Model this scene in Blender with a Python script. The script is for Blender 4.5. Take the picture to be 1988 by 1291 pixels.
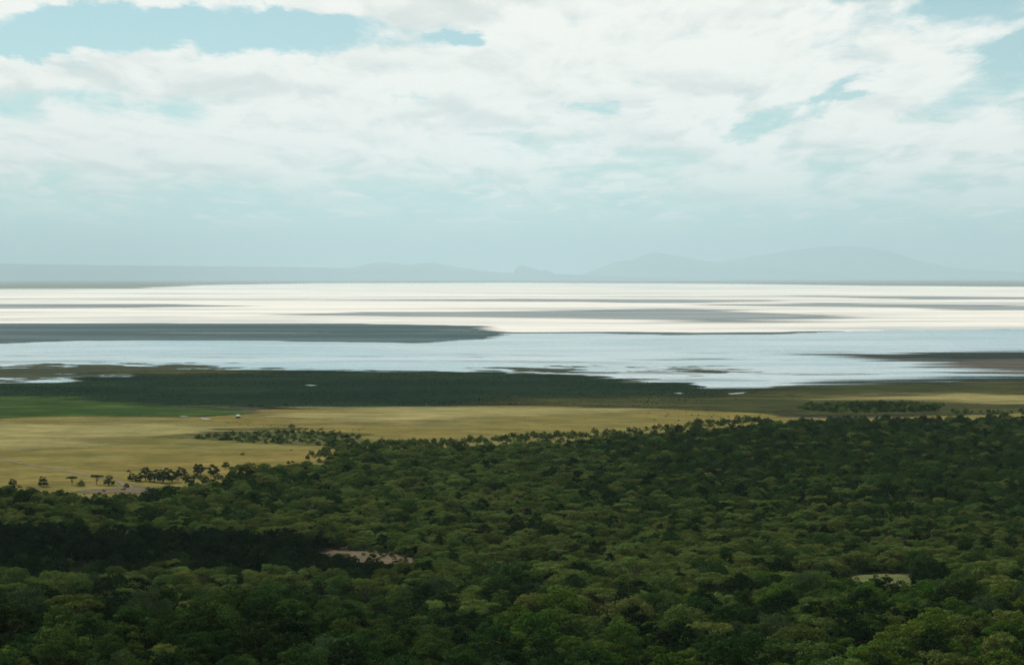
import bpy, math, random
import numpy as np
from mathutils import Vector

for _o in list(bpy.data.objects):
    bpy.data.objects.remove(_o, do_unlink=True)
SC = bpy.context.scene
COL = SC.collection
R = math.radians

# ------------------------------------------------------------------ camera
CAM_H, FPX, CX, CY, HORIZON = 180.0, 3710.0, 994.0, 645.5, 540.0   # photograph is 1988 px wide
cam_d = bpy.data.cameras.new('camera')
cam_d.sensor_width = 36.0
cam_d.lens = 36.0 * FPX / 1988.0
cam_d.clip_start, cam_d.clip_end = 1.0, 600000.0
cam = bpy.data.objects.new('camera', cam_d)
COL.objects.link(cam)
PITCH = math.atan((CY - HORIZON) / FPX)
cam.location = (0, 0, CAM_H)
cam.rotation_euler = (math.pi / 2 - PITCH, 0, 0)
SC.camera = cam

# ------------------------------------------------------------------ sun, sky, exposure
SUN_EL, SUN_AZ = 42.0, -42.0            # degrees; azimuth from the view direction (+Y), negative = left
sd = Vector((math.sin(R(SUN_AZ)) * math.cos(R(SUN_EL)), math.cos(R(SUN_AZ)) * math.cos(R(SUN_EL)), math.sin(R(SUN_EL))))
sun_d = bpy.data.lights.new('sun', 'SUN')
sun_d.energy, sun_d.angle, sun_d.color = 3.4, R(0.5), (1.0, 0.955, 0.88)
sun = bpy.data.objects.new('sun', sun_d)
COL.objects.link(sun)
sun.rotation_euler = sd.to_track_quat('Z', 'Y').to_euler()

SC.view_settings.view_transform = 'Standard'
SC.view_settings.look = 'None'
SC.view_settings.gamma = 1.0
SC.view_settings.use_curve_mapping = False
SC.view_settings.exposure = 0.0
SC.cycles.use_denoising = True
SC.cycles.denoiser = 'OPENIMAGEDENOISE'
SC.cycles.denoising_input_passes = 'RGB_ALBEDO_NORMAL'
SC.cycles.denoising_prefilter = 'NONE'
SC.cycles.max_bounces = 6
SC.cycles.diffuse_bounces = 2
SC.cycles.glossy_bounces = 2
SC.cycles.transmission_bounces = 2
SC.cycles.volume_bounces = 1
SC.cycles.transparent_max_bounces = 16
SC.cycles.sample_clamp_indirect = 4.0


class NT:
    """a small wrapper to write shader nodes as expressions"""
    def __init__(s, tree):
        s.t = tree
        s.n = tree.nodes
        s.l = tree.links

    def new(s, typ, **kw):
        n = s.n.new(typ)
        for k, v in kw.items():
            setattr(n, k, v)
        return n

    def put(s, sock, v):
        if isinstance(v, (int, float)):
            sock.default_value = v
        elif isinstance(v, (tuple, list)):
            if len(v) == 3 and sock.type == 'RGBA':
                v = tuple(v) + (1.0,)
            sock.default_value = v
        else:
            s.l.new(v, sock)

    def m(s, op, a, b=0.0, c=0.0, clamp=False):
        n = s.new('ShaderNodeMath', operation=op, use_clamp=clamp)
        s.put(n.inputs[0], a); s.put(n.inputs[1], b)
        if len(n.inputs) > 2:
            s.put(n.inputs[2], c)
        return n.outputs[0]

    def smooth(s, v, a, b, lo=0.0, hi=1.0):
        n = s.new('ShaderNodeMapRange', interpolation_type='SMOOTHSTEP')
        s.put(n.inputs[0], v)
        for i, x in enumerate((a, b, lo, hi)):
            s.put(n.inputs[i + 1], x)
        return n.outputs[0]

    def lin(s, v, a, b, lo=0.0, hi=1.0):
        n = s.new('ShaderNodeMapRange')
        s.put(n.inputs[0], v)
        for i, x in enumerate((a, b, lo, hi)):
            s.put(n.inputs[i + 1], x)
        return n.outputs[0]

    def xyz(s, x, y, z):
        n = s.new('ShaderNodeCombineXYZ')
        s.put(n.inputs[0], x); s.put(n.inputs[1], y); s.put(n.inputs[2], z)
        return n.outputs[0]

    def sep(s, v):
        n = s.new('ShaderNodeSeparateXYZ')
        s.put(n.inputs[0], v)
        return n.outputs

    def vm(s, op, a, b):
        n = s.new('ShaderNodeVectorMath', operation=op)
        s.put(n.inputs[0], a); s.put(n.inputs[1], b)
        return n.outputs[0]

    def noise(s, v, scale=1.0, detail=4.0, rough=0.55, dist=0.0, lac=2.0):
        n = s.new('ShaderNodeTexNoise')
        s.put(n.inputs['Vector'], v)
        n.inputs['Scale'].default_value = scale
        n.inputs['Detail'].default_value = detail
        n.inputs['Roughness'].default_value = rough
        n.inputs['Lacunarity'].default_value = lac
        n.inputs['Distortion'].default_value = dist
        return n.outputs[0]

    def mix(s, f, a, b, blend='MIX'):
        n = s.new('ShaderNodeMix', data_type='RGBA', blend_type=blend)
        s.put(n.inputs[0], f); s.put(n.inputs[6], a); s.put(n.inputs[7], b)
        return n.outputs[2]


# world: Nishita sky with broken cloud laid out in compass directions
world = bpy.data.worlds.new('World')
SC.world = world
world.use_nodes = True
w = NT(world.node_tree)
w.n.clear()
wout = w.new('ShaderNodeOutputWorld')
bg = w.new('ShaderNodeBackground')
bg.inputs['Strength'].default_value = 0.1
w.l.new(bg.outputs[0], wout.inputs[0])
tc = w.new('ShaderNodeTexCoord')
d = tc.outputs['Generated']
dx, dy, dz = w.sep(d)
dzc = w.m('MAXIMUM', dz, 0.004)
sky = w.new('ShaderNodeTexSky', sky_type='NISHITA')
sky.sun_disc = False
sky.sun_elevation = R(SUN_EL)
sky.sun_rotation = R(SUN_AZ)
sky.altitude = 1000
sky.air_density = 1.0
sky.dust_density = 0.6
sky.ozone_density = 2.0
w.put(sky.inputs[0], w.xyz(dx, dy, w.m('MAXIMUM', dz, 0.06)))
blue = w.mix(1.0, sky.outputs[0], (0.86, 1.06, 0.88), 'MULTIPLY')
blue = w.mix(w.smooth(dz, 0.05, 0.45, 0.40, 0.0), blue, (5.2, 7.1, 7.4))
# cloud deck: directions projected on a high layer, so that clouds flatten towards the horizon
k = w.m('DIVIDE', 1.0, w.m('ADD', dzc, 0.11))
pu, pw = w.m('MULTIPLY', dx, k), w.m('MULTIPLY', dy, k)
pv = w.xyz(pu, w.m('MULTIPLY', pw, 0.42), 0.0)
warp = w.new('ShaderNodeTexNoise')
w.put(warp.inputs['Vector'], pv)
warp.inputs['Scale'].default_value = 3.0
warp.inputs['Detail'].default_value = 3.0
off = w.vm('MULTIPLY', w.vm('SUBTRACT', warp.outputs['Color'], (0.5, 0.5, 0.5)), (0.30, 0.16, 0.0))
pvw = w.vm('ADD', w.vm('ADD', pv, off), (3.7, 1.3, 0.0))
big = w.noise(pvw, 2.6, 7.0, 0.50)
up = w.vm('ADD', pvw, (0.03, -0.06, 0.0))
big2 = w.noise(up, 2.6, 5.0, 0.50)
fine = w.noise(w.vm('MULTIPLY', pvw, (1.0, 1.3, 1.0)), 9.0, 6.0, 0.6)


wob = w.new('ShaderNodeTexNoise')
w.put(wob.inputs['Vector'], pv)
wob.inputs['Scale'].default_value = 7.0
wob.inputs['Detail'].default_value = 6.0
wob.inputs['Roughness'].default_value = 0.62
wo = w.sep(w.vm('SUBTRACT', wob.outputs['Color'], (0.5, 0.5, 0.5)))
bx_ = w.m('ADD', dx, w.m('MULTIPLY', wo[0], 0.075))
bz_ = w.m('ADD', dz, w.m('MULTIPLY', wo[1], 0.030))


def blob(px, py, rx, ry, amp, rot=0.0):
    """a soft ellipse of more (+) or less (-) cloud in the direction of picture point px, py"""
    a, e = (px - CX) / 3730.0, (HORIZON - py) / 3730.0
    x = w.m('SUBTRACT', bx_, a)
    y = w.m('SUBTRACT', bz_, e)
    c, s_ = math.cos(rot), math.sin(rot)
    xr = w.m('ADD', w.m('MULTIPLY', x, c), w.m('MULTIPLY', y, s_))
    yr = w.m('SUBTRACT', w.m('MULTIPLY', y, c), w.m('MULTIPLY', x, s_))
    q = w.m('ADD', w.m('POWER', w.m('ABSOLUTE', w.m('MULTIPLY', xr, 3730.0 / rx)), 2.0),
            w.m('POWER', w.m('ABSOLUTE', w.m('MULTIPLY', yr, 3730.0 / ry)), 2.0))
    g = w.m('EXPONENT', w.m('MULTIPLY', q, -1.0))
    return w.m('MULTIPLY', w.m('MULTIPLY', g, amp), w.m('GREATER_THAN', dy, 0.0))


cov = None
for b in [(330, 68, 320, 46, -0.95, 0.0), (600, 62, 150, 36, -0.7, 0.0), (90, 105, 140, 26, -0.6, 0.15),
          (905, 76, 50, 17, -0.9, 0.0), (1250, 172, 110, 20, -0.45, 0.0), (1150, 215, 80, 17, -0.55, 0.0),
          (1480, 240, 75, 20, -0.7, 0.35), (1630, 185, 80, 20, -0.6, 0.45), (1850, 10, 90, 42, -0.9, 0.3),
          (1950, 108, 70, 28, -0.8, 0.3), (800, 198, 80, 22, -0.55, 0.0), (150, 215, 150, 26, -0.08, 0.0),
          (620, 300, 700, 40, 0.16, 0.0), (1050, 130, 520, 110, 0.42, 0.0), (1650, 120, 320, 90, 0.20, 0.3),
          (230, 150, 330, 36, 0.50, 0.0), (900, 10, 900, 24, 0.55, 0.0), (60, 15, 130, 28, 0.55, 0.2),
          (1750, 250, 330, 60, 0.30, 0.1), (640, 215, 420, 60, 0.26, 0.0)]:
    v = blob(*b)
    cov = v if cov is None else w.m('ADD', cov, v)
cov = w.m('ADD', cov, w.m('ADD', w.smooth(dz, 0.015, 0.06, -0.02, 0.16), w.smooth(dz, 0.18, 0.5, 0.0, -0.14)))
dens = w.m('ADD', w.m('ADD', w.m('MULTIPLY', w.m('SUBTRACT', big, 0.5), 2.3), w.m('MULTIPLY', w.m('SUBTRACT', fine, 0.5), 0.9)), cov)
alpha = w.smooth(dens, -0.20, 0.36)
alpha = w.m('MULTIPLY', alpha, w.smooth(dz, 0.008, 0.065, 0.0, 0.97))
# a lower field of far small cloudlets towards the horizon
k2 = w.m('DIVIDE', 1.0, w.m('ADD', dzc, 0.030))
pl = w.xyz(w.m('MULTIPLY', dx, k2), w.m('MULTIPLY', w.m('MULTIPLY', dy, k2), 0.30), 4.0)
far_c = w.noise(pl, 3.4, 5.0, 0.52, 0.4)
far_a = w.m('MULTIPLY', w.smooth(far_c, 0.48, 0.64), w.smooth(dz, 0.020, 0.034))
far_a = w.m('MULTIPLY', far_a, w.smooth(dz, 0.095, 0.055, 0.0, 0.85))
alpha = w.m('MAXIMUM', alpha, far_a)
shade = w.m('SUBTRACT', big, big2)
lit = w.smooth(w.m('ADD', w.m('ADD', w.m('MULTIPLY', shade, 3.4), w.m('MULTIPLY', fine, 0.8)), w.m('MULTIPLY', dens, -0.08)), -0.12, 0.56)
cloudc = w.mix(lit, (7.9, 8.1, 7.7), (10.7, 10.35, 9.7))
w.put(bg.inputs['Color'], w.mix(alpha, blue, cloudc))
world.cycles.sampling_method = 'MANUAL'
world.cycles.sample_map_resolution = 512


# ------------------------------------------------------------------ helpers
def ground_at(px, py, z=0.0):
    """the point of the plain (height z) that the photograph shows at px, py"""
    x, y = (px - CX) / FPX, (CY - py) / FPX
    c, s_ = math.cos(PITCH), math.sin(PITCH)
    dirx, diry, dirz = x, c + y * s_, y * c - s_
    t = (z - CAM_H) / dirz
    return dirx * t, diry * t


def ground_on(px, py):
    """the first point of the rolling land along the line of sight"""
    fx, fy = ground_at(px, py)
    t = np.arange(300.0, max(fy, 320.0), 1.5)
    X = fx / fy * t
    Z = CAM_H * (1 - t / fy)
    hit = np.where(Z <= terrain(X, t) + 0.05)[0]
    return (float(X[hit[0]]), float(t[hit[0]])) if len(hit) else (fx, fy)


def to_px(X, Y, Z):
    c, s_ = math.cos(PITCH), math.sin(PITCH)
    Zr = Z - CAM_H
    fwd = Y * c - Zr * s_
    upv = Y * s_ + Zr * c
    return CX + FPX * X / fwd, CY - FPX * upv / fwd


def vnoise(x, y, seed=0):
    """smooth value noise, numpy"""
    x = np.asarray(x, float); y = np.asarray(y, float)
    xi, yi = np.floor(x).astype(np.int64), np.floor(y).astype(np.int64)
    xf, yf = x - xi, y - yi
    u, v = xf * xf * (3 - 2 * xf), yf * yf * (3 - 2 * yf)

    def h(a, b):
        n = (a * 374761393 + b * 668265263 + seed * 974711) & 0xFFFFFFFF
        n = ((n ^ (n >> 13)) * 1274126177) & 0xFFFFFFFF
        return ((n ^ (n >> 16)) & 0xFFFF) / 65535.0
    return (h(xi, yi) * (1 - u) + h(xi + 1, yi) * u) * (1 - v) + (h(xi, yi + 1) * (1 - u) + h(xi + 1, yi + 1) * u) * v


def fbm(x, y, seed=0, oct=4):
    s_, a, t = 0.0, 1.0, 0.0
    for i in range(oct):
        s_ = s_ + a * vnoise(np.asarray(x) * 2 ** i, np.asarray(y) * 2 ** i, seed + i * 17)
        t += a
        a *= 0.5
    return s_ / t


def sstep(v, a, b):
    t = np.clip((np.asarray(v, float) - a) / (b - a), 0, 1)
    return t * t * (3 - 2 * t)


def terrain(X, Y):
    """height of the land: the escarpment under the camera, its foot, then the flat plain"""
    X = np.asarray(X, float); Y = np.asarray(Y, float)
    Yc = np.maximum(Y, 0.0)
    esc = 178.0 * np.exp(-Yc / 110.0)
    near = 1 - sstep(Y, 1050, 1420)
    roll = (fbm(X / 160.0, Y / 160.0, 5, 3) - 0.42) * 9.0 * near
    ratio = X / np.maximum(Y, 60.0)
    left = 1 - sstep(ratio, -0.11, 0.02)
    wob = (fbm(X / 70.0, Y / 200.0, 9, 3) - 0.5)
    spur_l = (58.5 + 13.0 * wob) * (1 - sstep(Y + 90.0 * wob, 640, 850))
    spur_r = np.interp(Y + 60.0 * wob, [0, 600, 900, 1100, 1270], [58, 45, 20, 4, 0])
    far = 1 - sstep(np.abs(X), 3000, 6000)
    return esc + (roll + left * spur_l + (1 - left) * spur_r) * far * sstep(Y, 60, 300)


def mesh_np(name, verts, faces, mats=(), attrs=None, smooth=False):
    me = bpy.data.meshes.new(name)
    verts = np.asarray(verts, np.float32)
    faces = np.asarray(faces, np.int32)
    n, kk = faces.shape
    me.vertices.add(len(verts))
    me.vertices.foreach_set('co', verts.ravel())
    me.loops.add(n * kk)
    me.loops.foreach_set('vertex_index', faces.ravel())
    me.polygons.add(n)
    me.polygons.foreach_set('loop_start', np.arange(0, n * kk, kk, dtype=np.int32))
    me.polygons.foreach_set('loop_total', np.full(n, kk, np.int32))
    if smooth:
        me.polygons.foreach_set('use_smooth', np.ones(n, bool))
    for a, v in (attrs or {}).items():
        at = me.attributes.new(a, 'FLOAT', 'POINT')
        at.data.foreach_set('value', np.asarray(v, np.float32))
    for mt in mats:
        me.materials.append(mt)
    me.update(calc_edges=True)
    return me


def link(name, data, parent=None, **props):
    o = bpy.data.objects.new(name, data)
    COL.objects.link(o)
    if parent is not None:
        o.parent = parent
    for kx, v in props.items():
        o[kx] = v
    return o


def grid_faces(nx, ny):
    i = np.arange(nx - 1)[None, :] + np.arange(ny - 1)[:, None] * nx
    return np.stack([i, i + 1, i + nx + 1, i + nx], -1).reshape(-1, 4)


def polygon_sd(P, poly):
    """signed distance, positive inside"""
    P = np.asarray(P, float)
    best = np.full(len(P), 1e18)
    inside = np.zeros(len(P), bool)
    n = len(poly)
    for i in range(n):
        a, b = np.array(poly[i], float), np.array(poly[(i + 1) % n], float)
        ab = b - a
        t = np.clip(((P - a) @ ab) / max(ab @ ab, 1e-9), 0, 1)
        q = P - (a + t[:, None] * ab)
        best = np.minimum(best, (q * q).sum(1))
        c = (a[1] > P[:, 1]) != (b[1] > P[:, 1])
        xs = a[0] + (P[:, 1] - a[1]) / (ab[1] if abs(ab[1]) > 1e-9 else 1e-9) * ab[0]
        inside ^= c & (P[:, 0] < xs)
    dd = np.sqrt(best)
    return np.where(inside, dd, -dd)


def material(name):
    mt = bpy.data.materials.new(name)
    mt.use_nodes = True
    nt = NT(mt.node_tree)
    nt.n.clear()
    out = nt.new('ShaderNodeOutputMaterial')
    return mt, nt, out


def principled(nt, color, rough=0.95, spec=0.1):
    b = nt.new('ShaderNodeBsdfPrincipled')
    nt.put(b.inputs['Base Color'], color)
    nt.put(b.inputs['Roughness'], rough)
    b.inputs['Specular IOR Level'].default_value = spec
    return b


def position(nt):
    return nt.new('ShaderNodeNewGeometry').outputs['Position']


def sheet_material(name, build, soft, amp, nscale, xs=0.5, detail=5.0, most=1.0, bias=0.0):
    """land cover: build(nt, pos) -> shader socket; the cover thins out raggedly along its outline"""
    mt, nt, out = material(name)
    pos = position(nt)
    sh = build(nt, pos)
    at = nt.new('ShaderNodeAttribute', attribute_name='edge_distance').outputs['Fac']
    nz = nt.noise(nt.vm('MULTIPLY', pos, (xs, 1.0, 1.0)), nscale, detail, 0.6)
    v = nt.m('ADD', nt.m('ADD', at, bias), nt.m('MULTIPLY', nt.m('SUBTRACT', nz, 0.5), amp * 5.0))
    al = nt.smooth(v, -soft, soft, 0.0, most)
    tr = nt.new('ShaderNodeBsdfTransparent')
    mx = nt.new('ShaderNodeMixShader')
    nt.put(mx.inputs[0], al)
    nt.l.new(tr.outputs[0], mx.inputs[1])
    nt.l.new(sh, mx.inputs[2])
    nt.l.new(mx.outputs[0], out.inputs[0])
    return mt


LEVEL = [0]


def sheet(name, px_poly, mat, margin, step, rise=0.05, on_terrain=False, **props):
    """a patch of land cover whose outline is given as the photograph's points on the plain"""
    poly = [(ground_on if on_terrain else ground_at)(x, y) for x, y in px_poly]
    P = np.array(poly)
    lo, hi = P.min(0) - margin, P.max(0) + margin
    nx = int(min(420, max(8, (hi[0] - lo[0]) / step)))
    ny = int(min(420, max(8, (hi[1] - lo[1]) / step)))
    X, Y = np.meshgrid(np.linspace(lo[0], hi[0], nx), np.linspace(lo[1], hi[1], ny))
    V = np.stack([X.ravel(), Y.ravel()], 1)
    s_ = polygon_sd(V, poly)
    F = grid_faces(nx, ny)
    keep = s_[F].max(1) > -margin
    F = F[keep]
    used = np.unique(F)
    remap = np.zeros(len(V), np.int64)
    remap[used] = np.arange(len(used))
    LEVEL[0] += 1
    z = terrain(V[used, 0], V[used, 1]) + (0.9 if on_terrain else rise * LEVEL[0])
    me = mesh_np(name, np.column_stack([V[used], z]), remap[F], [mat], {'edge_distance': s_[used]})
    o = link(name, me, kind='structure')
    for kx, v in props.items():
        o[kx] = v
    return o


# ------------------------------------------------------------------ ground
def plain_shader(nt, pos):
    a = nt.noise(pos, 0.0009, 6, 0.6)
    b = nt.noise(nt.vm('MULTIPLY', pos, (0.4, 1.0, 1.0)), 0.00018, 5, 0.6)
    c = nt.noise(pos, 0.05, 5, 0.65)
    far = nt.mix(nt.smooth(b, 0.40, 0.62), (0.085, 0.095, 0.062), (0.20, 0.185, 0.125))
    far = nt.mix(nt.smooth(a, 0.45, 0.65, 0.0, 0.5), far, (0.07, 0.09, 0.05))
    floor_ = nt.mix(nt.smooth(c, 0.40, 0.66), (0.020, 0.026, 0.010), (0.050, 0.046, 0.022))
    y = nt.sep(pos)[1]
    col = nt.mix(nt.smooth(y, 2600.0, 3600.0), floor_, far)
    return principled(nt, col).outputs[0]


gm, nt, out = material('ground_soil')
nt.l.new(plain_shader(nt, position(nt)), out.inputs[0])


def spaced(fine_lo, fine_hi, step, far_, n):
    core = np.arange(fine_lo, fine_hi + 0.1, step)
    hi = fine_hi + (far_ - fine_hi) * (np.linspace(0, 1, n)[1:] ** 3)
    lo = fine_lo - (far_ + fine_lo) * (np.linspace(0, 1, n)[1:] ** 3)
    return np.concatenate([lo[::-1], core, hi])


xs, ys = spaced(-700, 700, 12, 300000, 50), spaced(0, 1700, 12, 300000, 50)
X, Y = np.meshgrid(xs, ys)
gme = mesh_np('ground', np.column_stack([X.ravel(), Y.ravel(), terrain(X, Y).ravel()]), grid_faces(len(xs), len(ys)), [gm], smooth=True)
link('ground', gme, kind='structure')


# ------------------------------------------------------------------ far shore, salt, mud, lake, marsh, grass
def salt(nt, pos):
    a = nt.noise(nt.vm('MULTIPLY', pos, (0.4, 1.0, 1.0)), 0.00042, 8, 0.70)
    b = nt.noise(nt.vm('MULTIPLY', pos, (0.15, 1.0, 1.0)), 0.0016, 6, 0.6)
    v = nt.m('ADD', nt.m('MULTIPLY', a, 0.72), nt.m('MULTIPLY', b, 0.28))
    col = nt.mix(nt.smooth(v, 0.45, 0.65), (0.84, 0.785, 0.68), (0.32, 0.36, 0.36))
    col = nt.mix(nt.smooth(b, 0.52, 0.70, 0.0, 0.35), col, (0.55, 0.53, 0.48))
    return principled(nt, col, 0.9, 0.2).outputs[0]


def mud(c1, c2, sc=0.0016, xs_=0.2, rough=0.7):
    def f(nt, pos):
        a = nt.noise(nt.vm('MULTIPLY', pos, (xs_, 1.0, 1.0)), sc, 7, 0.65)
        g = nt.noise(pos, 0.03, 3, 0.6)
        col = nt.mix(nt.smooth(a, 0.38, 0.64), c1, c2)
        col = nt.mix(nt.smooth(g, 0.45, 0.7, 0, 0.25), col, tuple(0.6 * q for q in c1))
        return principled(nt, col, rough, 0.05).outputs[0]
    return f


def water(nt, pos):
    b = nt.new('ShaderNodeBsdfPrincipled')
    a = nt.noise(nt.vm('MULTIPLY', pos, (0.32, 1.0, 1.0)), 0.0060, 8, 0.70)
    c = nt.noise(nt.vm('MULTIPLY', pos, (0.3, 1.0, 1.0)), 0.0011, 4, 0.6)
    weed = nt.m('MULTIPLY', nt.smooth(a, 0.53, 0.62), nt.smooth(c, 0.42, 0.60, 0.04, 0.85))
    y = nt.sep(pos)[1]
    weed = nt.m('MULTIPLY', weed, nt.smooth(y, 5600.0, 4000.0))
    nt.put(b.inputs['Base Color'], nt.mix(weed, nt.mix(nt.smooth(nt.noise(nt.vm('MULTIPLY', pos, (0.45, 1.0, 1.0)), 0.0022, 6, 0.65), 0.40, 0.62), (0.22, 0.35, 0.38), (0.38, 0.46, 0.47)), (0.10, 0.13, 0.10)))  # two water tones mottled to imitate cloud reflections, weed over them
    rr = nt.smooth(a, 0.35, 0.62, 0.19, 0.27)
    nt.put(b.inputs['Roughness'], nt.m('ADD', rr, nt.m('MULTIPLY', weed, 0.5)))
    b.inputs['IOR'].default_value = 1.333
    nt.put(b.inputs['Specular IOR Level'], nt.lin(weed, 0, 1, 0.5, 0.1))
    bp = nt.new('ShaderNodeBump')
    bp.inputs['Strength'].default_value = 0.25
    bp.inputs['Distance'].default_value = 1.0
    nt.put(bp.inputs['Height'], nt.noise(pos, 0.08, 4, 0.6))
    nt.l.new(bp.outputs[0], b.inputs['Normal'])
    return b.outputs[0]


def sedge(c1, c2, c3, sc=0.004, fine_=0.06, mid=0.022):
    def f(nt, pos):
        a = nt.noise(nt.vm('MULTIPLY', pos, (0.45, 1.0, 1.0)), sc, 6, 0.6)
        g = nt.noise(pos, fine_, 5, 0.7)
        col = nt.mix(nt.smooth(a, 0.38, 0.62), c1, c2)
        col = nt.mix(nt.smooth(g, 0.45, 0.72, 0, 0.7), col, c3)
        q = nt.noise(nt.vm('MULTIPLY', pos, (0.6, 1.0, 1.0)), mid, 7, 0.75)
        col = nt.mix(nt.smooth(q, 0.40, 0.64, 0.0, 0.65), col, tuple(0.55 * x + 0.45 * y for x, y in zip(c3, c1)))
        col = nt.mix(1.0, col, nt.mix(nt.smooth(q, 0.32, 0.66), (1.22, 1.2, 1.15), (0.72, 0.76, 0.78)), 'MULTIPLY')
        return principled(nt, col, 1.0, 0.0).outputs[0]
    return f


m_salt = sheet_material('salt_crust', salt, 160, 500, 0.0006, 0.15)
m_mud = sheet_material('wet_mud', mud((0.024, 0.058, 0.057), (0.070, 0.115, 0.112), 0.0028), 40, 150, 0.0022, 0.15)  # darker grey-teal bands across the salt flat
m_mudpale = sheet_material('drying_mud', mud((0.17, 0.21, 0.205), (0.34, 0.36, 0.34), 0.0014), 190, 380, 0.0010, 0.13)  # paler grey bands across the salt flat
m_silt = sheet_material('pale_silt', mud((0.12, 0.16, 0.145), (0.24, 0.26, 0.23), 0.003), 60, 70, 0.003, 0.13, 6, 0.8)
m_water = sheet_material('lake_water', water, 7, 60, 0.010, 0.25, 8)
m_brown = sheet_material('brown_mud', mud((0.036, 0.050, 0.046), (0.125, 0.092, 0.055), 0.0055, 0.14, 0.9), 60, 210, 0.009, 0.13, 9, 1.0, -12.0)
m_weed = sheet_material('floating_weed', sedge((0.035, 0.045, 0.028), (0.06, 0.07, 0.04), (0.11, 0.11, 0.06)), 16, 190, 0.013, 0.75, 9, 0.9, -48.0)
m_spitweed = sheet_material('dark_mud_weed', sedge((0.020, 0.036, 0.032), (0.034, 0.050, 0.042), (0.050, 0.055, 0.036), 0.006, 0.05, 0.02), 70, 110, 0.010, 0.15, 9)
m_marsh = sheet_material('dark_sedge', sedge((0.006, 0.017, 0.012), (0.016, 0.032, 0.017), (0.030, 0.046, 0.022), 0.006, 0.05, 0.013), 14, 85, 0.011, 0.4, 9)
m_olive = sheet_material('olive_sedge', sedge((0.045, 0.052, 0.020), (0.080, 0.078, 0.030), (0.035, 0.044, 0.020), 0.004, 0.05), 90, 120, 0.005, 0.3)
m_meadow = sheet_material('green_meadow', sedge((0.035, 0.066, 0.019), (0.060, 0.095, 0.026), (0.028, 0.052, 0.017), 0.008, 0.05), 34, 70, 0.012, 0.4)
m_grass = sheet_material('dry_grass', sedge((0.214, 0.165, 0.052), (0.176, 0.161, 0.056), (0.120, 0.112, 0.034), 0.0045, 0.09), 9, 32, 0.010, 0.4)
m_pale = sheet_material('pale_grass', sedge((0.300, 0.248, 0.102), (0.265, 0.235, 0.096), (0.205, 0.180, 0.070), 0.006, 0.07), 75, 110, 0.006, 0.4)

L, RR = -700, 2700
sheet('salt_flat', [(L, 562), (0, 561), (280, 560), (380, 554), (620, 550), (1000, 549), (1400, 551), (1700, 555), (2000, 557), (RR, 559), (RR, 656), (1500, 662), (900, 672), (0, 672), (L, 672)], m_salt, 1500, 220)
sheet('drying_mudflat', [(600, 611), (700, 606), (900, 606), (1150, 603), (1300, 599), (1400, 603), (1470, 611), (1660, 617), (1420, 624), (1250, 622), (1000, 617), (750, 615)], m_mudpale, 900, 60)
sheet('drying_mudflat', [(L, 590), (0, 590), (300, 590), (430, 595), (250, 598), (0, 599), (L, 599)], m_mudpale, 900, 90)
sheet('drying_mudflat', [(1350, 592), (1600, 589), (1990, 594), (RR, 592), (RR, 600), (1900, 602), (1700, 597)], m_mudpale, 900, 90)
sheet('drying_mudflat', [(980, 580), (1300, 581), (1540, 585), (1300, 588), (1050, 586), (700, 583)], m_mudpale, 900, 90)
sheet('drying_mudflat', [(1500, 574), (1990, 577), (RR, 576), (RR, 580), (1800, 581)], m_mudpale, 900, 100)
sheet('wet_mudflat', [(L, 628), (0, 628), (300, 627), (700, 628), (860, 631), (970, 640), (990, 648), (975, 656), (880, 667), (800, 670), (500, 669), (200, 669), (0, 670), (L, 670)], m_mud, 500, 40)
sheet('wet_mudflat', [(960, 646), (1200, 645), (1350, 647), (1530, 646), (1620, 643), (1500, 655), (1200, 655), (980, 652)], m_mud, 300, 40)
sheet('silt_bank', [(250, 645.8), (450, 645), (640, 646), (560, 647.4), (400, 647.8)], m_silt, 150, 25)
sheet('silt_bank', [(780, 642), (880, 640), (975, 642), (930, 644.5), (840, 644)], m_silt, 150, 25)
sheet('lake', [(L, 668), (0, 667), (160, 662), (500, 662), (800, 666), (880, 664), (955, 657), (980, 648), (1150, 647), (1300, 651), (1500, 650), (1580, 645), (1750, 641), (1900, 640), (RR, 638),
               (RR, 736), (1988, 736), (1930, 738), (1800, 743), (1700, 747), (1550, 749), (1500, 752), (1400, 756), (1340, 748), (1240, 743), (1200, 738), (1100, 734), (950, 732), (850, 730), (600, 730), (480, 730), (430, 730), (300, 738), (210, 742), (120, 746), (0, 750), (L, 755)], m_water, 120, 26)
sheet('mud_spit', [(1540, 688), (1640, 687), (1760, 689), (1850, 684), (1990, 682), (RR, 680), (RR, 738), (1988, 731), (1900, 720), (1800, 712), (1780, 704), (1680, 696)], m_brown, 260, 22)
sheet('weed_bed', [(1560, 688), (1700, 688.5), (1850, 685), (1990, 683), (RR, 681), (RR, 697), (1990, 698), (1850, 699), (1700, 694)], m_spitweed, 260, 22)
sheet('weed_bed', [(1620, 742), (1780, 736), (1930, 732), (1990, 731), (RR, 733), (RR, 739), (1930, 740), (1800, 744)], m_spitweed, 200, 20)
sheet('weed_bed', [(L, 708), (0, 710), (100, 708), (230, 706), (330, 707), (440, 709), (490, 715), (400, 724), (250, 734), (100, 739), (0, 741), (L, 745)], m_weed, 130, 16)
sheet('weed_bed', [(940, 716), (1010, 709), (1090, 710), (1180, 718), (1190, 724), (1050, 730), (960, 728)], m_weed, 130, 14)
sheet('weed_bed', [(1260, 716), (1330, 711), (1420, 718), (1480, 724), (1350, 728)], m_weed, 90, 14)
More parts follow.
